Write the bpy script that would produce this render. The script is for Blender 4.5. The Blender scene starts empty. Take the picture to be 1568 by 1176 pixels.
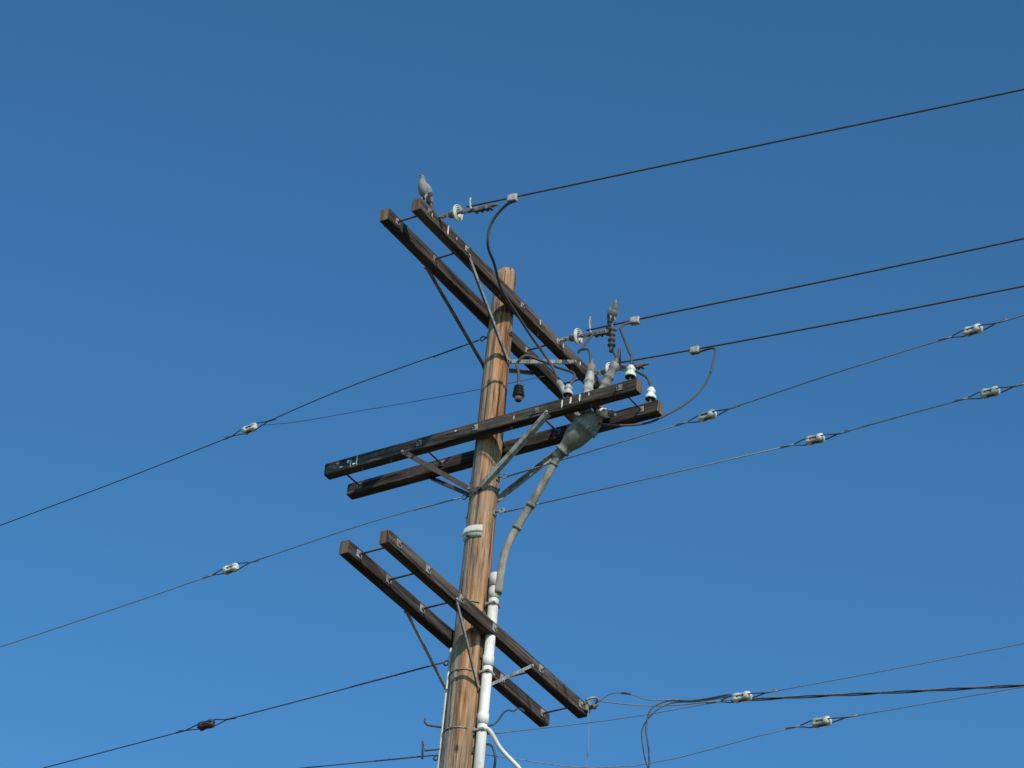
import bpy, bmesh, math, random
from mathutils import Vector, Matrix, noise
random.seed(7)
H = 20.30            # height of the pole top above ground (local z=0 is the pole top)
scene = bpy.context.scene
V = Vector

# ------------------------------------------------------------------ materials
def new_mat(name):
    m = bpy.data.materials.new(name); m.use_nodes = True
    nt = m.node_tree
    return m, nt, nt.nodes["Principled BSDF"]

def ramp(nt, stops):
    r = nt.nodes.new("ShaderNodeValToRGB")
    el = r.color_ramp.elements
    while len(el) > 1: el.remove(el[-1])
    el[0].position = stops[0][0]; el[0].color = (*stops[0][1], 1)
    for p, c in stops[1:]:
        e = el.new(p); e.color = (*c, 1)
    return r

def coords(nt, scale, loc=(0, 0, 0)):
    tc = nt.nodes.new("ShaderNodeTexCoord"); mp = nt.nodes.new("ShaderNodeMapping")
    mp.inputs["Scale"].default_value = scale; mp.inputs["Location"].default_value = loc
    nt.links.new(tc.outputs["Object"], mp.inputs["Vector"])
    return mp

def nz(nt, mp, scale, detail=6, rough=.6, dist=0.):
    n = nt.nodes.new("ShaderNodeTexNoise")
    n.inputs["Scale"].default_value = scale; n.inputs["Detail"].default_value = detail
    n.inputs["Roughness"].default_value = rough; n.inputs["Distortion"].default_value = dist
    nt.links.new(mp.outputs[0], n.inputs["Vector"])
    return n

def mixc(nt, fac, a, b, mode='MIX'):
    m = nt.nodes.new("ShaderNodeMix"); m.data_type = 'RGBA'; m.blend_type = mode
    for s, v in ((m.inputs[0], fac), (m.inputs[6], a), (m.inputs[7], b)):
        if isinstance(v, (int, float)): s.default_value = v
        elif isinstance(v, tuple): s.default_value = (*v, 1)
        else: nt.links.new(v, s)
    return m.outputs[2]

def wood(name, axis, stops, streak, streak_amt=.5, bump=.5, grain=26, rough=.85, off=0.):
    """weathered timber with the grain running along `axis`"""
    m, nt, b = new_mat(name)
    long_, short = .045, 1.
    sc = [short] * 3; sc[axis] = long_
    g = nz(nt, coords(nt, sc, (off, off * .7, off * .3)), grain, 8, .68, .4)
    r = ramp(nt, stops); nt.links.new(g.outputs[0], r.inputs[0])
    sc2 = [short] * 3; sc2[axis] = .16
    p = nz(nt, coords(nt, sc2, (off + 3, 1, 2)), 7, 6, .65, .3)
    r2 = ramp(nt, [(.47, (0, 0, 0)), (.62, (1, 1, 1))]); nt.links.new(p.outputs[0], r2.inputs[0])
    ml = nt.nodes.new("ShaderNodeMath"); ml.operation = 'MULTIPLY'; ml.inputs[1].default_value = streak_amt
    nt.links.new(r2.outputs[0], ml.inputs[0])
    c = mixc(nt, ml.outputs[0], r.outputs[0], streak)
    # drying checks
    sc3 = [short] * 3; sc3[axis] = .03
    k = nz(nt, coords(nt, sc3, (9 + off, 5, 1)), 42, 3, .5, .2)
    r3 = ramp(nt, [(.35, (.10, .085, .075)), (.43, (1, 1, 1))]); nt.links.new(k.outputs[0], r3.inputs[0])
    c = mixc(nt, .9, c, r3.outputs[0], 'MULTIPLY')
    nt.links.new(c, b.inputs["Base Color"])
    b.inputs["Roughness"].default_value = rough
    b.inputs["Specular IOR Level"].default_value = .2
    bp = nt.nodes.new("ShaderNodeBump"); bp.inputs["Strength"].default_value = bump; bp.inputs["Distance"].default_value = .008
    mm = nt.nodes.new("ShaderNodeMath"); mm.operation = 'MULTIPLY'
    nt.links.new(g.outputs[0], mm.inputs[0]); nt.links.new(r3.outputs[0], mm.inputs[1])
    nt.links.new(mm.outputs[0], bp.inputs["Height"]); nt.links.new(bp.outputs[0], b.inputs["Normal"])
    return m

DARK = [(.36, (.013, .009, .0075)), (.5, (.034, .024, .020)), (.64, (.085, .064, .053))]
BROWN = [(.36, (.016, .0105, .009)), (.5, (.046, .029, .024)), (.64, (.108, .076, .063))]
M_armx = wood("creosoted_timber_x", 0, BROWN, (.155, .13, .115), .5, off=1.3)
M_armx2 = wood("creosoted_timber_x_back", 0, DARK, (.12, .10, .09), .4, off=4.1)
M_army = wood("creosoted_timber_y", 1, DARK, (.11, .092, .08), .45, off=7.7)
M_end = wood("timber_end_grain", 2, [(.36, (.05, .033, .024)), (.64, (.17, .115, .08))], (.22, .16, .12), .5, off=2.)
M_pole = wood("pole_timber", 2, [(.34, (.040, .019, .010)), (.43, (.15, .070, .033)), (.54, (.31, .155, .074)), (.66, (.46, .285, .17))],
              (.36, .27, .19), .4, .9, 22, off=.4)
nt = M_pole.node_tree; b = nt.nodes["Principled BSDF"]
src = b.inputs["Base Color"].links[0].from_socket
# broad tar / rain stains running down the shaft
st = nz(nt, coords(nt, (1, 1, .10), (2, 6, 4)), 9, 5, .6, .5)
rs = ramp(nt, [(.36, (.42, .36, .32)), (.50, (1, 1, 1))]); nt.links.new(st.outputs[0], rs.inputs[0])
src = mixc(nt, .8, src, rs.outputs[0], 'MULTIPLY')
# silver-grey tone mixed in towards one side of the shaft, broken up by noise
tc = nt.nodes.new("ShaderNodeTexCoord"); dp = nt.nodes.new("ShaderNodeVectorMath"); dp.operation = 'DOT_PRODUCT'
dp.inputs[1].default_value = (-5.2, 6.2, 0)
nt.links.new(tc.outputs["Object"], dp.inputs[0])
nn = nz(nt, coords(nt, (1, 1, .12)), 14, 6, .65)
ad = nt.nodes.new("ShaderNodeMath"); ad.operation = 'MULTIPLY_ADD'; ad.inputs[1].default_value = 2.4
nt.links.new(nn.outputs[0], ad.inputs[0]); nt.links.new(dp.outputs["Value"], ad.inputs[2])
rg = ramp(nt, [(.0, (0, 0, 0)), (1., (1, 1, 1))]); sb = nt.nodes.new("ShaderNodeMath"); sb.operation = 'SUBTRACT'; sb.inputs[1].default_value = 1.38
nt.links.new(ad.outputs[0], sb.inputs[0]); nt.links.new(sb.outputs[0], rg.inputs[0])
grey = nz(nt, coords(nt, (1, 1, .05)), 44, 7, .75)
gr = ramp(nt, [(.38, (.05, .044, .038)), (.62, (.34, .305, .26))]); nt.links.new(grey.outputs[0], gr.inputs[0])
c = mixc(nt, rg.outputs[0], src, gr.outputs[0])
vo = nt.nodes.new("ShaderNodeTexVoronoi"); vo.inputs["Scale"].default_value = 5.5
nt.links.new(coords(nt, (1, 1, .55)).outputs[0], vo.inputs["Vector"])
rk = ramp(nt, [(.05, (.14, .08, .055)), (.16, (1, 1, 1))]); nt.links.new(vo.outputs["Distance"], rk.inputs[0])
c = mixc(nt, .85, c, rk.outputs[0], 'MULTIPLY')
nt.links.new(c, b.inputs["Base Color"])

def simple(name, col, rough=.6, metal=0., var=.25, scale=30, spec=.4, dirt=None):
    m, nt, b = new_mat(name)
    n = nz(nt, coords(nt, (1, 1, 1)), scale, 5, .6)
    lo = tuple(x * (1 - var) for x in col); hi = tuple(min(1, x * (1 + var)) for x in col)
    r = ramp(nt, [(.3, lo), (.7, hi)]); nt.links.new(n.outputs[0], r.inputs[0]); c = r.outputs[0]
    if dirt:
        n2 = nz(nt, coords(nt, (1, 1, .35), (4, 2, 1)), scale * .4, 6, .7)
        r2 = ramp(nt, [(.46, (0, 0, 0)), (.62, (1, 1, 1))]); nt.links.new(n2.outputs[0], r2.inputs[0])
        c = mixc(nt, r2.outputs[0], c, dirt)
    nt.links.new(c, b.inputs["Base Color"])
    b.inputs["Roughness"].default_value = rough; b.inputs["Metallic"].default_value = metal
    b.inputs["Specular IOR Level"].default_value = spec
    return m
M_galv = simple("galvanised_steel", (.27, .26, .245), .7, .1, .3, 40, .25, dirt=(.13, .10, .08))
M_steel = simple("weathered_steel", (.13, .12, .115), .7, .1, .35, 40, .3, dirt=(.07, .05, .038))
M_rust = simple("rusty_steel", (.07, .05, .04), .8, .1, .4, 50)
M_porc = simple("grey_porcelain", (.34, .335, .32), .5, 0, .15, 20, .35, dirt=(.19, .175, .155))
M_white = simple("white_porcelain", (.50, .49, .46), .45, 0, .12, 26, .4, dirt=(.27, .255, .23))
M_brownp = simple("brown_porcelain", (.03, .024, .022), .4, 0, .2, 20, .35)
M_pvc = simple("white_conduit_pvc", (.58, .56, .52), .65, 0, .08, 6, .25, dirt=(.38, .35, .30))
M_lead = simple("lead_sheath", (.20, .19, .175), .8, 0, .25, 14, .2, dirt=(.11, .098, .085))
M_cable = simple("riser_cable_sheath", (.27, .25, .215), .8, 0, .25, 14, .2, dirt=(.13, .11, .09))
M_cond = simple("weathered_conductor", (.06, .056, .054), .65, .1, .2, 30, .3)
M_guy = simple("galvanised_strand", (.17, .165, .16), .6, .2, .3, 60, .35)
M_guyd = simple("dark_strand", (.045, .045, .047), .6, .1, .3, 60, .3)
M_black = simple("black_cable_jacket", (.035, .036, .04), .5, 0, .2, 20, .35)
M_drop = simple("bird_dropping", (.60, .59, .54), .9, 0, .15, 60, .2)

# ------------------------------------------------------------------ mesh builder
class MB:
    def __init__(s): s.bm = bmesh.new(); s.mats = []
    def mi(s, m):
        if m not in s.mats: s.mats.append(m)
        return s.mats.index(m)
    def face(s, vs, mi, smooth=True):
        try:
            f = s.bm.faces.new(vs); f.material_index = mi; f.smooth = smooth; return f
        except ValueError: return None
    def tube(s, pts, r, mat, n=8, cap=True, sub=0):
        """pts list of Vectors; r float or list; swept with parallel transport"""
        pts = [V(p) for p in pts]
        if sub:
            rr = r if isinstance(r, (list, tuple)) else None
            out, ro = [], []
            for i in range(len(pts) - 1):
                p1 = pts[i]; p2 = pts[i + 1]
                p0 = pts[i - 1] if i else p1 * 2 - p2
                p3 = pts[i + 2] if i + 2 < len(pts) else p2 * 2 - p1
                d1 = max((p1 - p0).length, 1e-5); d2 = max((p2 - p1).length, 1e-5); d3 = max((p3 - p2).length, 1e-5)
                m1 = ((p1 - p0) / d1 * d2 + (p2 - p1) / d2 * d1) / (d1 + d2) * d2
                m2 = ((p2 - p1) / d2 * d3 + (p3 - p2) / d3 * d2) / (d2 + d3) * d2
                for k in range(sub):
                    t = k / sub
                    out.append(p1 * (2 * t ** 3 - 3 * t * t + 1) + m1 * (t ** 3 - 2 * t * t + t) + p2 * (3 * t * t - 2 * t ** 3) + m2 * (t ** 3 - t * t))
                    if rr: ro.append(rr[i] * (1 - t) + rr[i + 1] * t)
            out.append(pts[-1])
            if rr: ro.append(rr[-1]); r = ro
            pts = out
        m = s.mi(mat); rings = []
        T = (pts[1] - pts[0]).normalized()
        N = T.orthogonal().normalized()
        for i, p in enumerate(pts):
            if i == 0: t2 = (pts[1] - pts[0])
            elif i == len(pts) - 1: t2 = pts[-1] - pts[-2]
            else: t2 = pts[i + 1] - pts[i - 1]
            if t2.length < 1e-9: t2 = T
            t2.normalize()
            N = (N - t2 * N.dot(t2)).normalized(); B = t2.cross(N); T = t2
            ri = r[i] if isinstance(r, (list, tuple)) else r
            rings.append([s.bm.verts.new(p + (N * math.cos(a) + B * math.sin(a)) * ri) for a in [2 * math.pi * k / n for k in range(n)]])
        for a, c in zip(rings, rings[1:]):
            for k in range(n):
                s.face((a[k], a[(k + 1) % n], c[(k + 1) % n], c[k]), m)
        if cap:
            s.face(list(reversed(rings[0])), m, False); s.face(rings[-1], m, False)
        return s
    def lathe(s, base, axis, prof, mat, n=20):
        """prof: list of (distance along axis, radius[, material])"""
        base = V(base); ax = V(axis).normalized(); N = ax.orthogonal().normalized(); B = ax.cross(N)
        prev = None
        for q in prof:
            d, r = q[0], max(q[1], .0006); mt = q[2] if len(q) > 2 else mat
            ring = [s.bm.verts.new(base + ax * d + (N * math.cos(2 * math.pi * k / n) + B * math.sin(2 * math.pi * k / n)) * r) for k in range(n)]
            if prev:
                for k in range(n): s.face((prev[k], prev[(k + 1) % n], ring[(k + 1) % n], ring[k]), s.mi(mt))
            else: s.face(list(reversed(ring)), s.mi(mt), False)
            prev = ring
        s.face(prev, s.mi(mat), False)
        return s
    def box(s, c, X, Y, Z, hx, hy, hz, mat, bev=.0, smooth=False):
        """oriented chamfered box"""
        c = V(c); X, Y, Z = V(X).normalized(), V(Y).normalized(), V(Z).normalized()
        t = bmesh.new(); bmesh.ops.create_cube(t, size=2)
        for v in t.verts: v.co = V((v.co.x * hx, v.co.y * hy, v.co.z * hz))
        if bev > 0: bmesh.ops.bevel(t, geom=t.edges[:], offset=bev, segments=2, affect='EDGES', profile=.6)
        m = s.mi(mat); mp = {}
        for v in t.verts: mp[v] = s.bm.verts.new(c + X * v.co.x + Y * v.co.y + Z * v.co.z)
        for f in t.faces: s.face([mp[v] for v in f.verts], m, smooth)
        t.free(); return s
    def bar(s, a, b_, w, th, nrm, mat, bev=.002):
        a, b_ = V(a), V(b_); d = b_ - a; Z = V(nrm); Z = (Z - d.normalized() * Z.dot(d.normalized())).normalized()
        return s.box((a + b_) / 2, d, Z.cross(d), Z, d.length / 2, w / 2, th / 2, mat, bev)
    def obj(s, name, parent=None):
        bmesh.ops.recalc_face_normals(s.bm, faces=s.bm.faces[:])
        for v in s.bm.verts: v.co.z += H
        me = bpy.data.meshes.new(name); s.bm.to_mesh(me); s.bm.free()
        for m in s.mats: me.materials.append(m)
        o = bpy.data.objects.new(name, me); scene.collection.objects.link(o)
        if parent: o.parent = parent
        return o

def empty(name):
    e = bpy.data.objects.new(name, None); scene.collection.objects.link(e); return e

# ------------------------------------------------------------------ utility pole
POLE = empty("utility_pole")
def pole_r(z):  # z<=0
    tb = [(0, .094), (-1.28, .114), (-3.3, .131), (-4.9, .140), (-H, .19)]
    for (z0, r0), (z1, r1) in zip(tb, tb[1:]):
        if z <= z0 and z >= z1: return r0 + (r1 - r0) * (z - z0) / (z1 - z0)
    return .19
mb = MB(); m = mb.mi(M_pole); rings = []
NS = 64
zs = [0 - i * .035 for i in range(0, 170)] + [-5.95 - i * .6 for i in range(1, 24)] + [-H - .3]
for z in zs:
    r0 = pole_r(max(z, -H)); ring = []
    for k in range(NS):
        a = 2 * math.pi * k / NS
        d = noise.noise(V((math.cos(a) * 2.2, math.sin(a) * 2.2, z * .5))) * .007 + noise.noise(V((math.cos(a) * 9, math.sin(a) * 9, z * 1.2))) * .004
        cr = noise.noise(V((math.cos(a) * 6 + 5, math.sin(a) * 6, z * .22)))
        if abs(cr) < .035: d -= .010 * (1 - abs(cr) / .035)
        r = r0 + d
        if z == 0: r -= .006
        ring.append(mb.bm.verts.new((r * math.cos(a), r * math.sin(a), z + (.018 * math.cos(a * 1 + 2) if z == 0 else 0))))
    rings.append(ring)
for a, c in zip(rings, rings[1:]):
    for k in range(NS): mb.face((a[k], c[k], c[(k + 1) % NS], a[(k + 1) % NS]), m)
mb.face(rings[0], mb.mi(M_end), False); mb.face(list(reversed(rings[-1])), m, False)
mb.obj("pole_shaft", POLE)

def beam(name, a, b_, w, h, mat):
    """timber with worn corners, slight irregularity and cut ends"""
    a, b_ = V(a), V(b_); d = (b_ - a); L = d.length; d.normalize(); side = V((0, 0, 1)).cross(d)
    mb = MB(); m = mb.mi(mat); me = mb.mi(M_end)
    ch = .009; sec = []
    hw, hh = w / 2, h / 2
    for (sx, sy) in ((1, 1), (-1, 1), (-1, -1), (1, -1)):
        cs = [(sx * hw, sy * (hh - ch)), (sx * (hw - ch * .3), sy * (hh - ch * .3)), (sx * (hw - ch), sy * hh)]
        if sx * sy < 0: cs.reverse()
        sec += cs
    n = 90; rings = []
    sd = random.random() * 50
    for i in range(n + 1):
        t = i / n; c = a + d * (L * t)
        sh = .985 if i in (0, n) else 1
        ring = []
        for j, (x, y) in enumerate(sec):
            w1 = noise.noise(V((t * 9 + sd, j // 3 * 3.1, 0))) * .003 + noise.noise(V((t * 60 + sd, j * 3.1, 5))) * .003
            bow = noise.noise(V((t * 1.3 + sd, 9, 1))) * .006
            en = noise.noise(V((j * 2.3 + sd, i, 3))) * .006 if i in (0, n) else 0
            ring.append(mb.bm.verts.new(c + side * (x * sh + w1 + bow) + V((0, 0, 1)) * (y * sh + w1) + d * en))
        rings.append(ring)
    K = len(sec)
    for p, q in zip(rings, rings[1:]):
        for k in range(K): mb.face((p[k], p[(k + 1) % K], q[(k + 1) % K], q[k]), m, False)
    mb.face(rings[0], me, False); mb.face(rings[-1], me, False)
    return mb.obj(name, POLE)
AW, AH = .095, .120
zA, zC, zP = -.413, -1.799, -3.747
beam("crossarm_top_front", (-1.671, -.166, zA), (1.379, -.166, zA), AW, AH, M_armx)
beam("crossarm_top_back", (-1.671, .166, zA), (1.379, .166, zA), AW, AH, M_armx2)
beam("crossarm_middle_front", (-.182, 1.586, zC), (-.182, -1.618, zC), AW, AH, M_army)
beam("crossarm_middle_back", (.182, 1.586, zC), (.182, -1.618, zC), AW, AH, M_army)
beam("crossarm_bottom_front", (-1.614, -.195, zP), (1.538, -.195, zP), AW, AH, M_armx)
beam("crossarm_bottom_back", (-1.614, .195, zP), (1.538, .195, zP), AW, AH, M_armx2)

# bolts between paired arms
mb = MB()
def bolt(p, ax, half, wash=.028):
    """double arming bolt through a pair; half = distance from centre to outer face"""
    p = V(p); ax = V(ax).normalized(); up = V((0, 0, 1)); sd = ax.cross(up)
    mb.tube([p - ax * (half + .045), p + ax * (half + .045)], .0085, M_rust, 8)
    for sg in (1, -1):
        for dd in (half + .004, half - AW - .004):
            mb.box(p + ax * sg * dd, sd, up, ax, wash, wash, .0035, M_galv, .001)
        mb.lathe(p + ax * sg * (half + .008), ax * sg, [(0, .016), (.014, .016)], M_galv, 6)
        mb.lathe(p + ax * sg * (half - AW - .008), ax * -sg, [(0, .015), (.012, .015)], M_steel, 6)
hA = .166 + AW / 2; hC = .182 + AW / 2; hP = .195 + AW / 2
for x in (-1.53, -.93, .0, .62, 1.22): bolt((x, 0, zA), (0, 1, 0), hA)
for y in (1.45, .58, -.0, -.62, -1.45): bolt((0, y, zC), (1, 0, 0), hC)
for x in (-1.47, -1.03, -.52, 0., .75, 1.42): bolt((x, 0, zP), (0, 1, 0), hP, .034)
for x in (-1.26, -.74, -.3, .35, .95):
    mb.lathe((x, -.17, zA - .058), (0, 0, -1), [(0, .014), (.006, .014), (.006, .007), (.035, .007)], M_steel, 8)
for y in (1.2, .9, -.35, -1.15):
    mb.lathe((-.182, y, zC - .058), (0, 0, -1), [(0, .014), (.006, .014), (.006, .007), (.03, .007)], M_steel, 8)
mb.obj("through_bolts", POLE)

# braces
mb = MB()
def angle(a, b_, n, mat=M_galv, w=.034):
    a, b_ = V(a), V(b_); n = V(n).normalized()
    mb.bar(a, b_, w, .005, n, mat)
    d = (b_ - a).normalized(); q = n.cross(d).normalized()
    off = q * (w / 2 - .0028) - n * (w / 2 + .001)
    mb.bar(a + off, b_ + off, w * .94, .005, q, mat)
    for p in (a, b_): mb.lathe(p - n * .002, n, [(0, .013), (.016, .013)], M_galv, 6)
for sx in (-1, 1):
    angle((sx * .90, -.222, zA - .045), (sx * .015, -.128 - .006 * (sx > 0), -.985), (0, -1, 0), M_galv)
    angle((sx * .90, .222, zA - .045), (sx * .015, .128 + .006 * (sx > 0), -.985), (0, 1, 0), M_steel)
    angle((sx * .60, -.250, zP - .045), (sx * .015, -.152 - .006 * (sx > 0), -4.30), (0, -1, 0), M_galv, .026)
    angle((sx * .60, .250, zP - .045), (sx * .015, .152 + .006 * (sx > 0), -4.30), (0, 1, 0), M_galv, .026)
for sy in (-1, 1):
    mt = M_galv if sy < 0 else M_rust
    angle((-.240, sy * .74, zC - .05), (-.150 - .004 * (sy > 0), sy * .05, -2.37), (-1, 0, 0), mt, .046)
    mb.bar((-.150 - .004 * (sy > 0), sy * .05, -2.37), (-.142 - .006 * (sy > 0), -sy * .03, -2.40), .046, .006, (-1, 0, 0), mt)
    angle((.240, sy * .74, zC - .05), (.150 + .004 * (sy > 0), sy * .02, -2.36), (1, 0, 0), M_galv if sy < 0 else M_rust, .040)
mb.obj("crossarm_braces", POLE)

# pole mounted hardware
mb = MB()
def eyebolt(z, ang, mat=M_galv, ln=.07):
    d = V((math.cos(ang), math.sin(ang), 0)); r = pole_r(z)
    mb.box(d * (r + .004) + V((0, 0, z)), d.cross(V((0, 0, 1))), (0, 0, 1), d, .028, .034, .004, mat, .001)
    mb.tube([d * r + V((0, 0, z)), d * (r + ln * .6) + V((0, 0, z))], .011, mat, 8)
    c = d * (r + ln) + V((0, 0, z)); q = V((0, 0, 1))
    mb.tube([c + (d * math.cos(t) + q * math.sin(t)) * .022 for t in [i * math.pi / 8 for i in range(17)]], .007, mat, 6, False)
    mb.tube([-d * (r + .03) + V((0, 0, z)), -d * (r - .02) + V((0, 0, z))], .012, mat, 6)
    mb.box(-d * (r + .004) + V((0, 0, z)), d.cross(V((0, 0, 1))), (0, 0, 1), d, .028, .028, .004, mat, .001)
for z in (-2.205, -2.56, -4.71): eyebolt(z, math.radians(-86), M_galv)
for z in (-.665, -2.335, -3.985, -4.885): eyebolt(z, math.radians(94), M_steel)
# white moulded guard on the pole
z0 = -2.80; r = pole_r(z0) + .006
for hh, rr, mt in ((.058, r + .012, M_pvc), (.018, r + .02, M_pvc)):
    ring = []
    A0, A1, n = math.radians(130), math.radians(222), 14
    for i in range(n + 1):
        a = A0 + (A1 - A0) * i / n; d = V((math.cos(a), math.sin(a), 0))
        ring.append([mb.bm.verts.new(d * q + V((0, 0, z0 + w))) for q, w in ((r - .012, hh), (rr, hh * .9), (rr, -hh * .9), (r - .012, -hh))])
    for p, q in zip(ring, ring[1:]):
        for k in range(3): mb.face((p[k], p[k + 1], q[k + 1], q[k]), mb.mi(mt), True)
    mb.face(ring[0], mb.mi(mt), False); mb.face(ring[-1], mb.mi(mt), False)
d = V((-.95, .10, 0)).normalized()
mb.lathe(d * (r + .008) + V((0, 0, z0 - .045)), d, [(0, .02), (.02, .02), (.03, .01)], M_steel, 10)
# ground-wire moulding down the left side
lp = lambda z: V((-.563, .826, 0)) * (pole_r(z) + .010) + V((0, 0, z))
zz = [-3.9 - i * .5 for i in range(33)]
mb.tube([lp(z) for z in zz], .013, M_pvc, 8)
# pole step
mb.tube([V((-.05, .12, -4.64)), V((-.135, .245, -4.63)), V((-.15, .262, -4.61)), V((-.15, .262, -4.57))], .009, M_rust, 8)
mb.tube([V((-.09, .12, -4.86)), V((-.15, .23, -4.88)), V((-.17, .25, -4.80)), V((-.16, .24, -4.96))], .008, M_rust, 8)
mb.obj("pole_hardware", POLE)

# droppings on the arms
mb = MB()
def splat(c, n, u, w, h, seed):
    c, n, u = V(c), V(n), V(u); up = V((0, 0, 1)); rnd = random.Random(seed)
    vs = []
    for k in range(14):
        a = 2 * math.pi * k / 14; q = .6 + .6 * rnd.random()
        vs.append(mb.bm.verts.new(c + u * math.cos(a) * w * q + up * (math.sin(a) * h * q) + n * .006))
    mb.face(vs, mb.mi(M_drop), False)
for i, (y, zz, w, h) in enumerate(((1.455, .0, .012, .03), (1.33, .01, .016, .018), (1.30, -.015, .006, .045), (1.235, .0, .007, .05), (1.27, -.03, .02, .01), (1.40, -.03, .02, .008), (-.885, 0, .008, .05), (-.97, .005, .012, .045), (-1.06, .01, .009, .048), (.2, .02, .012, .008), (-.4, -.01, .006, .02), (-1.15, .02, .006, .02))):
    splat((-.182 - AW / 2, y, zC + zz), (-1, 0, 0), (0, 1, 0), w, h, i)
for i, (x, zz, w, h) in enumerate(((-1.5, -.01, .01, .03), (-1.24, .0, .012, .045), (-1.1, 0, .006, .02), (.3, .01, .008, .03), (.7, 0, .007, .04), (1.0, 0, .01, .03))):
    splat((x, -.166 - AW / 2, zA + zz), (0, -1, 0), (1, 0, 0), w, h, 40 + i)
mb.obj("bird_droppings", POLE)

# ------------------------------------------------------------------ dead-end insulators & conductors
def bell(mb, base, ax, mat=M_white, s=1.):
    """cap-and-pin suspension disc: cap at base, skirt opening along ax"""
    P = [(0, .012, M_galv), (.004, .032, M_galv), (.05, .038, M_galv), (.056, .040, M_galv), (.058, .046), (.064, .060), (.075, .074), (.086, .0775), (.092, .074), (.088, .068),
         (.080, .062), (.094, .057), (.094, .053), (.078, .049), (.092, .042), (.092, .038), (.076, .032), (.074, .014), (.075, .011, M_steel), (.115, .011, M_steel), (.118, .017, M_steel), (.13, .017, M_steel), (.135, .004, M_steel)]
    mb.lathe(base, ax, [(q[0] * s, q[1] * s) + tuple(q[2:]) for q in P], mat, 28)
def strain(name, x, ya, za, wire_mat=M_steel, tail=.12):
    mb = MB(); ax = V((0, -1, -.11)).normalized(); up = V((0, .11, 1)).normalized(); sd = V((1, 0, 0))
    p = V((x, ya, za))
    mb.tube([p + V((0, .06, 0)), p + V((0, .02, 0))], .012, M_galv, 8)
    c = p - V((0, .0, 0))
    mb.tube([c + (ax * math.cos(t) + up * math.sin(t)) * .02 for t in [i * math.pi / 8 for i in range(17)]], .007, M_galv, 6, False)
    for sg in (1, -1): mb.bar(p + ax * .0 + sd * .016 * sg, p + ax * .085 + sd * .016 * sg, .022, .005, sd, M_galv)
    mb.lathe(p + ax * .07 - sd * .03, sd, [(0, .009), (.06, .009)], M_galv, 8)
    bell(mb, p + ax * .065, ax)
    q = p + ax * .195
    for sg in (1, -1): mb.bar(q + sd * .014 * sg, q + ax * .09 + sd * .014 * sg, .024, .005, sd, M_steel)
    q = q + ax * .07
    mb.tube([q, q + ax * .05, q + ax * .20, q + ax * .30], [.013, .020, .017, .010], M_steel, 8, sub=3)
    mb.box(q + ax * .15 - up * .016, ax, sd, up, .075, .017, .010, M_steel, .004)
    for k in (.07, .125, .18, .225):
        mb.tube([q + ax * k + sd * .017 - up * .035, q + ax * k + sd * .017 + up * .012, q + ax * k + up * .026, q + ax * k - sd * .017 + up * .012, q + ax * k - sd * .017 - up * .035], .0052, M_steel, 6)
        mb.box(q + ax * k - up * .028, ax, sd, up, .012, .026, .004, M_steel, .001)
    t0 = q + ax * .02 + up * .01
    mb.tube([t0, t0 + up * .05 - ax * .008, t0 + up * (tail * .7) - ax * .012, t0 + up * tail - ax * .004], .0105, M_porc, 8, sub=3)
    return mb.obj(name)
strain("dead_end_insulator", -1.39, -.265, zA + .035, tail=.13)
strain("dead_end_insulator.001", .64, -.265, zA + .025, tail=.19)
strain("dead_end_insulator.002", 1.27, -.225, zA + .06, tail=.05)

def connector(mb, p, ax=(0, -1, -.11)):
    ax = V(ax).normalized(); sd = V((1, 0, 0)); up = sd.cross(ax); up = up if up.z > 0 else -up
    mb.box(V(p) - up * .014, ax, sd, up, .046, .026, .032, M_porc, .009, True)
    mb.box(V(p) + up * .024, ax, sd, up, .034, .016, .006, M_lead, .003, True)
def conductor(name, pts, conn=None, r=.0085, mat=M_cond):
    mb = MB(); mb.tube(pts, r, mat, 8, sub=8)
    if conn: connector(mb, conn)
    return mb.obj(name)
conductor("power_line", [(-1.388, -.50, -.355), (-1.385, -.97, -.405), (-1.385, -2.99, -.622), (-1.385, -5.75, -.92), (-1.385, -9, -1.22), (-1.385, -15, -1.62), (-1.385, -26, -1.95), (-1.385, -40, -1.5)], (-1.385, -.97, -.405))
conductor("power_line.001", [(.638, -.50, -.362), (.62, -1.01, -.415), (.60, -2.9, -.595), (.60, -4.81, -.745), (.6, -9, -1.02), (.6, -15, -1.3), (.6, -26, -1.5), (.6, -40, -1.1)], (.62, -1.02, -.415))
conductor("power_line.002", [(1.262, -.48, -.318), (1.25, -1.28, -.415), (1.25, -2.9, -.575), (1.25, -4.51, -.715), (1.25, -9, -1.02), (1.25, -15, -1.3), (1.25, -26, -1.5), (1.25, -40, -1.1)], (1.25, -1.28, -.415))

# ------------------------------------------------------------------ jumpers
def cable(name, pts, r=.0125, mat=M_cond, sub=8, n=10):
    mb = MB(); mb.tube(pts, r, mat, n, sub=sub); return mb.obj(name)
cable("jumper_cable", [(-1.385, -1.00, -.45), (-1.38, -.93, -.452), (-1.36, -.84, -.48), (-1.33, -.73, -.58), (-1.28, -.68, -.72), (-1.05, -.61, -.78), (-.81, -.53, -.84), (-.45, -.47, -.865), (-.21, -.49, -.97), (-.03, -.56, -1.12), (.0, -.62, -1.24), (0, -.66, -1.33)])
cable("jumper_cable.001", [(.62, -1.03, -.44), (.57, -.96, -.47), (.5, -.955, -.55), (.36, -1.05, -.72), (.2, -1.19, -.947), (0., -1.37, -1.25), (-.12, -1.48, -1.43), (-.18, -1.52, -1.55)])
cable("jumper_cable.002", [(.6, -.82, -.70), (.55, -.90, -.84), (.4, -1.055, -1.06), (.25, -1.33, -1.31), (.19, -1.47, -1.46), (.182, -1.51, -1.56)])
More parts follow.
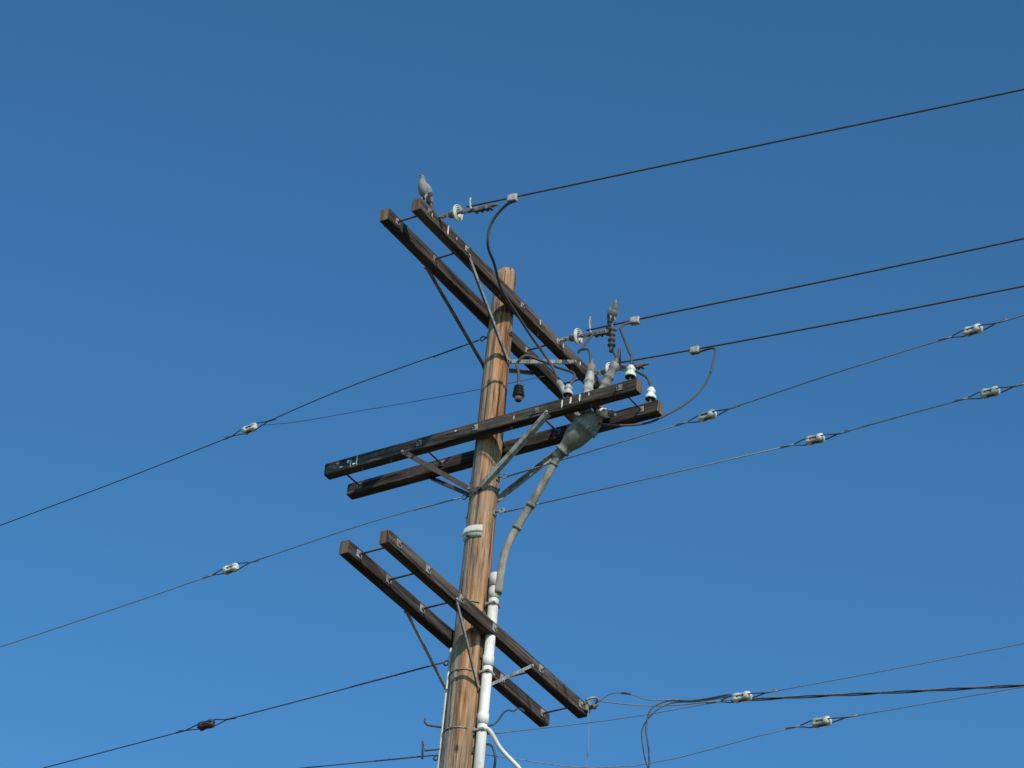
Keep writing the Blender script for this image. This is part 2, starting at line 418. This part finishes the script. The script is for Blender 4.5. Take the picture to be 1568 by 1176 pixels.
cable("jumper_cable.003", [(1.25, -1.25, -.46), (1.25, -1.34, -.455), (1.22, -1.47, -.48), (1.16, -1.545, -.56), (1.1, -1.57, -.70), (.9, -1.64, -1.06), (.6, -1.66, -1.47), (.36, -1.60, -1.74), (.22, -1.47, -1.89), (.1, -1.34, -1.95), (0, -1.22, -1.97), (0, -1.12, -1.93)], .010)
cable("jumper_cable.004", [(-.15, -.36, -1.42), (-.13, -.33, -1.25), (-.1, -.29, -1.12), (-.08, -.34, -1.05), (0, -.46, -1.08), (.02, -.60, -1.17), (.02, -.80, -1.30), (-.08, -.88, -1.45), (-.182, -.90, -1.60)])
cable("jumper_cable.005", [(.62, -.60, -.42), (.40, -.66, -.70), (.2, -.72, -.95), (.05, -.85, -1.05), (0, -.96, -1.12), (0, -.99, -1.26)], .011)
cable("jumper_cable.006", [(1.26, -.62, -.36), (1.0, -.72, -.62), (.6, -.92, -.92), (.25, -1.12, -1.06), (.05, -1.24, -1.16), (0, -1.27, -1.30)], .011)

def arrester(name, top, ln, mat, s=1.):
    mb = MB(); P = [(0, .010, M_steel), (.03, .012, M_steel), (.032, .022)]
    n = 4
    for i in range(n):
        z = .035 + (ln - .08) * i / n; st = (ln - .08) / n
        P += [(z, .020), (z + st * .35, .040 + .004 * i), (z + st * .5, .040 + .004 * i), (z + st * .62, .021)]
    P += [(ln - .045, .020), (ln - .04, .030, M_steel), (ln - .01, .030, M_steel), (ln, .012, M_steel)]
    mb.lathe(top, (0, -.05, -1), [(q[0], q[1] * s) + tuple(q[2:]) for q in P], mat, 20); return mb.obj(name)
arrester("surge_arrester", (.6, -.79, -.41), .31, M_cond, .72)
arrester("surge_arrester.001", (-.15, -.36, -1.38), .20, M_brownp, 1.05)

def pin_insulator(name, x, y, z, mat=M_white, s=1., lean=(0, 0, 1)):
    mb = MB()
    P = [(-.015, .028, M_galv), (0, .028, M_galv), (.002, .012, M_galv), (.055, .012, M_galv), (.056, .030, M_brownp), (.050, .050, M_brownp), (.058, .056), (.085, .054), (.10, .040), (.115, .034),
         (.122, .036), (.135, .046), (.150, .044), (.158, .028), (.165, .030), (.180, .028), (.186, .015)]
    mb.lathe((x, y, z), lean, [(q[0] * s, q[1] * s) + tuple(q[2:]) for q in P], mat, 24); return mb.obj(name)
M_wh2 = simple("glazed_white_porcelain", (.64, .635, .61), .35, 0, .08, 20, .5, dirt=(.48, .46, .42))
top = zC + AH / 2 + .012
pin_insulator("pin_insulator", -.182, -1.52, top, M_wh2, s=.90)
pin_insulator("pin_insulator.001", .182, -1.51, top, M_wh2, s=.90)
pin_insulator("pin_insulator.002", -.182, -.90, top, M_porc, .8)

# ------------------------------------------------------------------ cable terminator (pothead) and riser
PH = empty("cable_terminator")
mb = MB()
b0 = V((0, -.755, -2.13)); d = (V((0, -1.13, -1.80)) - b0).normalized()
mb.lathe(b0 - d * .05, d, [(-.02, .040), (.0, .048), (.06, .050), (.062, .066), (.085, .068), (.09, .056), (.13, .066), (.20, .094), (.27, .106), (.34, .110), (.345, .122), (.375, .122), (.38, .108), (.45, .096), (.50, .07)], M_lead, 30)
for i in range(8):
    a = i * math.pi / 4; N = d.orthogonal().normalized(); B = d.cross(N)
    mb.lathe(b0 + d * .285 + (N * math.cos(a) + B * math.sin(a)) * .115, d, [(0, .009), (.05, .009)], M_galv, 6)
mb.obj("terminator_body", PH)
def bushing(name, a, b_, r, mat):
    a, b_ = V(a), V(b_); L = (b_ - a).length; mb = MB()
    P = [(0, r * 1.25, M_lead), (.03, r * 1.25, M_lead), (.032, r)]
    n = 3
    for i in range(n):
        t = L * (.25 + .5 * i / n)
        P += [(t, r * 1.0), (t + .012, r * 1.18), (t + .022, r * 1.14), (t + .028, r * .95)]
    P += [(L * .80, r * .85), (L * .82, r * .95, M_lead), (L * .95, r * .9, M_lead), (L * .97, r * .4, M_steel), (L + .03, r * .35, M_steel)]
    mb.lathe(a, b_ - a, P, mat, 22); return mb.obj(name, PH)
bushing("bushing_1", (0, -.94, -1.84), (0, -.66, -1.35), .032, M_porc)
bushing("bushing_2", (0, -.97, -1.76), (0, -1.00, -1.27), .042, M_porc)
bushing("bushing_3", (0, -1.08, -1.72), (0, -1.25, -1.32), .042, M_lead)
bushing("bushing_4", (0, -1.10, -1.80), (-.06, -1.30, -1.92), .033, M_wh2)
mb = MB()
mb.box((0, -.86, -1.80), (0, 1, 0), (1, 0, 0), (0, 0, 1), .05, .125, .012, M_galv, .002)
mb.box((0, -1.12, -1.79), (0, 1, 0), (1, 0, 0), (0, 0, 1), .04, .125, .012, M_galv, .002)
mb.obj("mounting_bracket", PH)

mb = MB()
mb.tube([(0, -.74, -2.15), (0, -.69, -2.24), (0, -.62, -2.37), (0, -.51, -2.57), (0, -.37, -2.80), (.0, -.285, -2.98), (.01, -.25, -3.16), (.01, -.238, -3.4)], .034, M_cable, 14, sub=8)
for p, q in (((0, -.505, -2.58), (0, -.49, -2.61)), ((0, -.385, -2.775), (0, -.37, -2.80)), ((0, -.70, -2.22), (0, -.69, -2.24))):
    mb.tube([p, q], .040, M_lead, 14)
mb.obj("riser_cable")
mb = MB()
cx = lambda z: (.02, -(pole_r(z) + .062), z)
mb.tube([cx(-3.20), cx(-3.32)], .052, M_pvc, 20); mb.tube([cx(-3.30), cx(-4.95), cx(-12.), cx(-H)], .044, M_pvc, 20)
for z in (-3.34, -4.00, -4.55, -5.3, -6.1):
    mb.tube([cx(z), cx(z - .10)], .049, M_pvc, 20)
    r = pole_r(z) + .004
    mb.tube([V((.02, -(r + .062 + .05), z - .16)) if i == 0 else V((math.cos(a) * r, math.sin(a) * r, z - .16)) for i, a in enumerate([math.radians(t) for t in range(-62, 250, 12)])], .006, M_galv, 6)
    mb.box((.02, -(pole_r(z) + .06), z - .16), (1, 0, 0), (0, 1, 0), (0, 0, 1), .054, .050, .010, M_galv, .003)
mb.obj("riser_conduit")

# service cables low on the pole
mb = MB()
mb.tube([(.05, -.12, -4.62), (.03, -.26, -4.70), (.09, -.35, -4.86), (.19, -.48, -5.02), (.26, -.58, -5.16), (.28, -.66, -5.5), (.1, -.4, -6.2), (.03, -.24, -6.8)], .018, M_pvc, 12, sub=6)
mb.tube([(.10, -.05, -4.78), (.05, -.30, -4.86), (.06, -.33, -4.96), (.10, -.30, -5.05), (.1, -.22, -5.2)], .011, M_black, 8, sub=6)
mb.tube([(.05, -.16, -4.64), (.04, -.26, -4.66), (.25, -.25, -4.42), (.6, -.1, -4.20), (1.0, .1, -3.92), (1.2, .19, -3.82)], .008, M_black, 8, sub=6)
mb.obj("service_cable")

# ------------------------------------------------------------------ guy strands with strain insulators
def strand(name, pts, ins=(), r=.0055, mat=M_guy, imat=M_white, wrap=None):
    """pts: world polyline; ins: indices of pts where a strain insulator sits"""
    mb = MB(); pts = [V(p) for p in pts]; segs = []; cur = [pts[0]]
    for i in range(1, len(pts)):
        if i in ins:
            d = (pts[i + 1] - pts[i - 1]).normalized()
            cur.append(pts[i] - d * .20); segs.append(cur); cur = [pts[i] + d * .20]
        else: cur.append(pts[i])
    segs.append(cur)
    for sgm in segs:
        if len(sgm) > 1: mb.tube(sgm, r, mat, 6, sub=5 if len(sgm) > 2 else 1)
    if wrap:   # preformed grip wrapped on the first stretch
        a = pts[0]; d = (pts[1] - pts[0]).normalized(); N = d.orthogonal().normalized(); B = d.cross(N)
        mb.tube([a + d * (wrap * k / 60) + (N * math.cos(k * 1.1) + B * math.sin(k * 1.1)) * r * .7 for k in range(61)], r * .9, mat, 5)
        mb.tube([a, a + d * wrap], r * 1.3, mat, 6)
    o = mb.obj(name)
    for i in ins:
        d = (pts[i + 1] - pts[i - 1]).normalized(); c = pts[i]
        N = (V((0, 0, 1)) - d * d.z).normalized(); B = d.cross(N)
        ib = MB()
        n = 24
        prof = [(-.082, .010), (-.080, .026), (-.070, .037), (-.045, .042), (-.030, .040), (-.016, .036), (.016, .036), (.030, .040), (.045, .042), (.070, .037), (.080, .026), (.082, .010)]
        rings = []
        for (x, rr) in prof:
            ring = []
            for k in range(n):
                a = 2 * math.pi * k / n
                q = rr
                g = abs(math.sin(a)) if x < 0.02 else 0; g2 = abs(math.cos(a)) if x > -.02 else 0
                q -= .016 * max(0, (max(g, g2) - .88) / .12)
                ring.append(ib.bm.verts.new(c + d * x + (N * math.cos(a) + B * math.sin(a)) * q))
            rings.append(ring)
        for p, q in zip(rings, rings[1:]):
            for k in range(n): ib.face((p[k], p[(k + 1) % n], q[(k + 1) % n], q[k]), ib.mi(imat))
        ib.face(rings[0], ib.mi(imat), False); ib.face(rings[-1], ib.mi(imat), False)
        for sg, W in ((-1, N), (1, B)):
            e = d * sg
            loop = [c + e * .22, c + e * .16 + W * .014, c + e * .10 + W * .030, c + e * .02 + W * .033, c - e * .035 + W * .029, c - e * .050 + W * .0, c - e * .035 - W * .029, c + e * .02 - W * .033, c + e * .10 - W * .030, c + e * .16 - W * .014, c + e * .22]
            ib.tube(loop, .0055, M_guyd, 6, sub=4)
            ib.tube([c + e * .19, c + e * .32], .0075, mat, 6)
            N2 = B if W is N else N
            ib.tube([c + e * .205, c + e * .27 + N2 * .012, c + e * .30 + N2 * .018], .0035, mat, 5, sub=3)
        k = sum(1 for q in bpy.data.objects if q.name.startswith("strain_insulator"))
        ib.obj("strain_insulator" if not k else "strain_insulator.%03d" % k)
    return o
strand("guy_wire", [(.03, -.20, -2.205), (-.11, -2.26, -2.24), (-.24, -3.64, -2.25), (-.34, -4.80, -2.28), (-.38, -5.26, -2.30), (-1., -12, -2.55), (-2.4, -30, -2.6)], (1, 3), wrap=.35)
strand("guy_wire.001", [(.03, -.21, -2.57), (.05, -3.20, -2.64), (.03, -4.11, -2.645), (.02, -4.78, -2.65), (.02, -5.08, -2.66), (0, -12, -2.85), (0, -30, -2.8)], (1, 3), wrap=.35)
strand("guy_wire.002", [(-.03, .20, -.685), (.05, 1.89, -.75), (.13, 2.80, -.81), (.25, 4.27, -.87), (.39, 5.96, -.90), (1., 14, -1.2), (2.2, 30, -1.2)], (2,), .0055, M_guyd, M_white, wrap=.5)
strand("guy_wire.003", [(.25, -.35, -1.06), (.16, .30, -1.075), (.1, 1.43, -1.0), (.12, 2.57, -.835), (.125, 2.66, -.81)], (), .0028, M_guyd)
strand("guy_wire.004", [(-.03, .22, -2.345), (-.09, .89, -2.39), (-.01, 2.67, -2.44), (.04, 3.83, -2.49), (.10, 5.39, -2.55), (.4, 14, -2.85), (1., 30, -2.9)], (2,), .0050, mat=M_guy, imat=M_white, wrap=.45)
strand("guy_wire.005", [(-.04, .22, -3.99), (-.14, 1.73, -4.10), (-.16, 2.57, -4.13), (-.20, 4.33, -4.20), (-.4, 14, -4.55), (-.8, 30, -4.7)], (2,), .0055, M_guyd, M_brownp, wrap=.9)
strand("guy_wire.006", [(-.06, .20, -4.885), (-.45, 1.13, -4.99), (-.9, 2.3, -5.10), (-4, 11, -5.5), (-9, 25, -5.6)], (), .005, M_guyd, wrap=.5)
strand("guy_wire.007", [(.1, -.22, -4.70), (.25, -1.60, -4.75), (.28, -2.5, -4.77), (.31, -3.72, -4.80), (.34, -4.92, -4.815), (.5, -12, -5.), (1, -30, -5.)], (2,), .0038, wrap=.2)
strand("guy_wire.008", [(.08, -.22, -4.90), (.63, -.9, -4.895), (.64, -3.03, -4.93), (.66, -4.78, -4.995), (.8, -12, -5.3), (1.2, -30, -5.4)], (2,), .0038)

# communications cable with its bracket and drops at the end of the lowest arm
mb = MB()
P6 = [V(p) for p in [(1.53, -.30, -3.66), (1.60, -.50, -3.70), (1.73, -.78, -3.72), (1.83, -1.50, -3.77), (1.94, -2.26, -3.84), (2.07, -3.12, -3.92), (2.20, -4.06, -4.01), (3., -10, -4.4), (5.5, -28, -4.8)]]
mb.tube(P6, .005, M_guy, 6, sub=6)
den = []
for i in range(3, len(P6) - 1):
    n = 40 if i < 6 else 120
    for k in range(n): den.append(P6[i].lerp(P6[i + 1], k / n))
for ph, rr in ((0, .0062), (math.pi, .0062)):
    q = []; acc = 0
    for i, p in enumerate(den):
        if i: acc += (p - den[i - 1]).length
        tw = acc * 2 * math.pi / .85 + ph
        q.append(p + V((math.cos(tw), 0, math.sin(tw))) * .0075 + V((0, 0, -.010)))
    mb.tube(q, rr, M_black, 6)
mb.tube([(1.73, -1.55, -3.78), (1.68, -1.2, -3.79), (1.6, -.98, -3.79), (1.52, -.90, -3.88), (1.5, -.87, -4.05), (1.5, -.91, -4.30), (1.5, -.93, -4.6), (1.3, -.9, -5.2), (.9, -.7, -5.9), (.3, -.3, -6.6), (.1, -.15, -6.8)], .0075, M_black, 8, sub=8)
mb.tube([(1.73, -1.58, -3.80), (1.66, -1.25, -3.82), (1.6, -1.03, -3.82), (1.53, -.95, -3.90), (1.5, -.84, -4.05), (1.5, -.86, -4.30), (1.47, -.96, -4.6), (1.3, -.87, -5.2), (.9, -.67, -5.9), (.3, -.27, -6.6), (.12, -.12, -6.8)], .006, M_black, 8, sub=8)
mb.tube([(1.5, -.36, -3.71), (1.5, -.49, -3.655), (1.5, -.60, -3.67), (1.5, -.69, -3.70), (1.52, -.82, -3.77), (1.66, -1.1, -3.765)], .0045, M_guy, 6, sub=6)
mb.tube([(1.5, -.60, -3.672), (1.5, -.69, -3.70)], .009, M_black, 6)
mb.tube([(1.49, -.27, -3.72), (1.5, -.29, -3.95), (1.5, -.30, -4.34), (1.45, -.30, -4.8), (1.2, -.28, -5.6), (.6, -.2, -6.4), (.1, -.1, -6.9)], .0035, M_guy, 5, sub=6)
mb.box((1.50, -.262, -3.72), (1, 0, 0), (0, 0, 1), (0, 1, 0), .032, .055, .012, M_galv, .003)
mb.tube([(1.44, -.27, -3.70), (1.47, -.33, -3.67), (1.53, -.34, -3.66), (1.57, -.28, -3.69)], .010, M_galv, 8, sub=4)
mb.lathe((1.51, -.28, -3.74), (0, -1, .1), [(0, .018), (.03, .018), (.035, .028), (.05, .028), (.055, .012), (.08, .012)], M_steel, 12)
mb.obj("communication_cable")

# ------------------------------------------------------------------ pigeons
def pigeon_mat():
    m, nt, b = new_mat("pigeon_plumage")
    at = nt.nodes.new("ShaderNodeVertexColor"); at.layer_name = "Col"
    n = nz(nt, coords(nt, (1, 1, 1)), 90, 5, .7)
    r = ramp(nt, [(.3, (.6, .6, .6)), (.7, (1., 1., 1.))]); nt.links.new(n.outputs[0], r.inputs[0])
    nt.links.new(mixc(nt, .9, at.outputs[0], r.outputs[0], 'MULTIPLY'), b.inputs["Base Color"])
    b.inputs["Roughness"].default_value = .8
    b.inputs["Specular IOR Level"].default_value = .2
    return m
M_bird = pigeon_mat()
M_foot = simple("pigeon_foot", (.32, .12, .10), .7)
M_beak = simple("pigeon_beak", (.06, .055, .05), .5)
M_eye = simple("pigeon_eye", (.25, .06, .01), .2)
def pigeon(name, foot, heading, s=1., head_turn=0., pale=False, pitch=0.):
    """bird frame: +x forward, z up, origin at feet"""
    mb = MB(); lay = mb.bm.loops.layers.float_color.new("Col")
    S = [(-.105, .028, .006, .004), (-.092, .045, .020, .008), (-.075, .066, .026, .016), (-.055, .090, .036, .030), (-.030, .112, .047, .043), (-.004, .136, .052, .050), (.018, .162, .049, .049),
         (.032, .188, .040, .041), (.038, .212, .028, .030), (.040, .232, .0215, .023), (.043, .247, .0205, .021), (.049, .260, .019, .0195), (.058, .268, .014, .014), (.066, .268, .008, .008)]
    n = 20; rings = []
    grey = (.26, .255, .26); dk = (.08, .078, .085); lt = (.42, .41, .40); nk = (.11, .12, .115); hd = (.18, .18, .19)
    for i, (x, z, w, dpt) in enumerate(S):
        a0 = V((S[max(i - 1, 0)][0], 0, S[max(i - 1, 0)][1])); a1 = V((S[min(i + 1, len(S) - 1)][0], 0, S[min(i + 1, len(S) - 1)][1]))
        t = (a1 - a0).normalized(); u = V((0, 1, 0)); q = t.cross(u)
        rings.append([mb.bm.verts.new(V((x, 0, z)) + u * math.cos(2 * math.pi * k / n) * w + q * math.sin(2 * math.pi * k / n) * dpt) for k in range(n)])
    mi_ = mb.mi(M_bird); col = {}
    for i, (p, q) in enumerate(zip(rings, rings[1:])):
        for k in range(n):
            f = mb.face((p[k], p[(k + 1) % n], q[(k + 1) % n], q[k]), mi_)
            belly = math.sin(2 * math.pi * (k + .5) / n) > .15
            if i < 2: c = dk
            elif i < 6: c = lt if belly else grey
            elif i < 9: c = nk if not pale else (.24, .22, .21)
            else: c = hd
            if pale and i < 7 and belly: c = (.54, .51, .47)
            col[f] = c
    for rr in (rings[0], rings[-1]):
        f = mb.face(rr, mi_); col[f] = dk
    def loft(secs, c_fn):
        prev = None
        for j, sec in enumerate(secs):
            ring = [mb.bm.verts.new(v) for v in sec]
            if prev:
                for k in range(len(ring)):
                    f = mb.face((prev[k], prev[(k + 1) % len(ring)], ring[(k + 1) % len(ring)], ring[k]), mi_)
                    if f: col[f] = c_fn(j, k)
            else:
                f = mb.face(ring, mi_); col[f] = c_fn(j, 0)
            prev = ring
        f = mb.face(prev, mi_); col[f] = c_fn(len(secs), 0)
    for sg in (1, -1):
        W = [(.034, .186, .030, .008, .010), (.022, .172, .043, .026, .010), (0, .146, .052, .036, .010), (-.028, .116, .048, .035, .009), (-.056, .088, .036, .026, .008), (-.083, .060, .022, .015, .006), (-.108, .034, .010, .007, .004), (-.122, .020, .005, .003, .002)]
        secs = []
        for (x, z, y, hgt, th) in W:
            t = V((.7, 0, .72)).normalized(); q = V((-t.z, 0, t.x))
            c = V((x, sg * y, z)) + q * .006
            secs.append([c + q * math.cos(a) * hgt + V((0, sg, 0)) * (math.sin(a) * th) - V((0, sg, 0)) * (.35 * hgt * (math.cos(a) ** 2) * .6) for a in [2 * math.pi * k / 10 for k in range(10)]])
        loft(secs, lambda j, k: dk if j in (4,) or j >= 6 else ((.27, .265, .275) if not pale else (.25, .23, .22)))
    T = [(-.07, .066, .022, .007), (-.095, .034, .022, .005), (-.116, .004, .025, .004), (-.130, -.014, .026, .0025)]
    secs = []
    for (x, z, w, th) in T:
        q = V((-.77, 0, .63))
        secs.append([V((x, 0, z)) + V((0, 1, 0)) * math.cos(a) * w + q * math.sin(a) * th for a in [2 * math.pi * k / 10 for k in range(10)]])
    loft(secs, lambda j, k: grey if j < 3 else dk)
    mb.tube([(.064, 0, .268), (.076, 0, .265), (.086, 0, .257)], [.0065, .004, .001], M_beak, 8, sub=2)
    mb.lathe((.070, 0, .270), (1, 0, .1), [(-.003, .002), (0, .0045), (.004, .002)], M_white, 8)
    for sg in (1, -1):
        mb.lathe((.056, sg * .0125, .268), (0.2, sg, 0), [(0, .0045), (.003, .0038), (.0045, .001)], M_eye, 10)
        mb.tube([(-.015, sg * .022, .092), (-.002, sg * .024, .055), (-.012, sg * .024, .028), (0, sg * .024, .006)], [.016, .009, .0042, .004], M_bird, 8, sub=3)
        for ang, L in ((-28, .03), (0, .034), (28, .03), (180, .018)):
            a = math.radians(ang); e = V((math.cos(a), math.sin(a), 0))
            mb.tube([V((0, sg * .024, .007)), V((0, sg * .024, .006)) + e * L * .5, V((0, sg * .024, .002)) + e * L], [.004, .0035, .0015], M_foot, 6)
    for f in mb.bm.faces:
        c = col.get(f, (.25, .23, .23))
        for l in f.loops: l[lay] = (*c, 1)
    for v in mb.bm.verts:
        k = min(1, max(0, (v.co.z - .20) / .04))
        if k > 0 and head_turn:
            c = V((.045, 0, 0)); p = v.co - c; a = head_turn * k
            v.co = V((p.x * math.cos(a) - p.y * math.sin(a), p.x * math.sin(a) + p.y * math.cos(a), p.z)) + c
    M = Matrix.Translation(V(foot)) @ Matrix.Rotation(heading, 4, 'Z') @ Matrix.Rotation(pitch, 4, 'Y') @ Matrix.Scale(s, 4)
    mb.bm.transform(M)
    o = mb.obj(name)
    sm = o.modifiers.new("s", 'SUBSURF'); sm.levels = 1; sm.render_levels = 2
    return o
pigeon("pigeon", (-1.60, -.175, zA + AH / 2), math.radians(168), 1.02, -.3, True, -.06)
pigeon("pigeon.001", (.62, -.78, -.375), math.radians(235), .84, .5, False)

# ------------------------------------------------------------------ ground
gm, nt, b = new_mat("dry_grass_and_dirt")
n1 = nz(nt, coords(nt, (1, 1, 1)), .12, 8, .65); r1 = ramp(nt, [(.35, (.07, .075, .035)), (.55, (.13, .11, .065)), (.7, (.17, .145, .10))])
nt.links.new(n1.outputs[0], r1.inputs[0])
n2 = nz(nt, coords(nt, (1, 1, 1)), 9, 6, .7); r2_ = ramp(nt, [(.3, (.6, .6, .6)), (.7, (1., 1., 1.))]); nt.links.new(n2.outputs[0], r2_.inputs[0])
nt.links.new(mixc(nt, .8, r1.outputs[0], r2_.outputs[0], 'MULTIPLY'), b.inputs["Base Color"]); b.inputs["Roughness"].default_value = .95
bm = bmesh.new(); bmesh.ops.create_circle(bm, cap_ends=True, segments=96, radius=4000)
me = bpy.data.meshes.new("ground"); bm.to_mesh(me); bm.free(); me.materials.append(gm)
g = bpy.data.objects.new("ground", me); scene.collection.objects.link(g)

# ------------------------------------------------------------------ light
SUN_AZ = math.radians(233); SUN_EL = math.radians(36)     # azimuth ccw from +X
sd = V((math.cos(SUN_AZ) * math.cos(SUN_EL), math.sin(SUN_AZ) * math.cos(SUN_EL), math.sin(SUN_EL)))
L = bpy.data.lights.new("sun", 'SUN'); L.energy = 4.7; L.angle = math.radians(.53); L.color = (1, .91, .78)
lo = bpy.data.objects.new("sun", L); scene.collection.objects.link(lo); lo.rotation_euler = sd.to_track_quat('Z', 'Y').to_euler(); lo.location = (0, 0, 40)
w = bpy.data.worlds.new("World"); scene.world = w; w.use_nodes = True
nt = w.node_tree; bg = nt.nodes["Background"]
sky = nt.nodes.new("ShaderNodeTexSky"); sky.sky_type = 'NISHITA'; sky.sun_disc = False
sky.sun_elevation = SUN_EL; sky.sun_rotation = math.pi / 2 - SUN_AZ   # sky rotation is clockwise from +Y
sky.altitude = 200; sky.air_density = 1.; sky.dust_density = .3; sky.ozone_density = 2.5
gmn = nt.nodes.new("ShaderNodeGamma"); gmn.inputs[1].default_value = 1.5
nt.links.new(sky.outputs[0], gmn.inputs[0])
nt.links.new(mixc(nt, 1., gmn.outputs[0], (.48, .765, .70), 'MULTIPLY'), bg.inputs[0]); bg.inputs[1].default_value = .118
scene.view_settings.view_transform = 'Standard'; scene.view_settings.look = 'None'; scene.view_settings.exposure = 0

# ------------------------------------------------------------------ camera (eye height 1.6 m, telephoto)
fw = V((.68146, .47244, .55893)); rt = V((.5234, -.84842, .07899)); up = V((-.51153, -.23872, .82544))
cd = bpy.data.cameras.new("camera"); cam = bpy.data.objects.new("camera", cd); scene.collection.objects.link(cam)
M = Matrix(((rt.x, up.x, -fw.x, -21.282), (rt.y, up.y, -fw.y, -14.938), (rt.z, up.z, -fw.z, H - 18.706), (0, 0, 0, 1)))
cam.matrix_world = M
cd.sensor_width = 36; cd.lens = 5449.3 / 1568 * 36; cd.clip_end = 10000; cd.clip_start = .5
scene.camera = cam
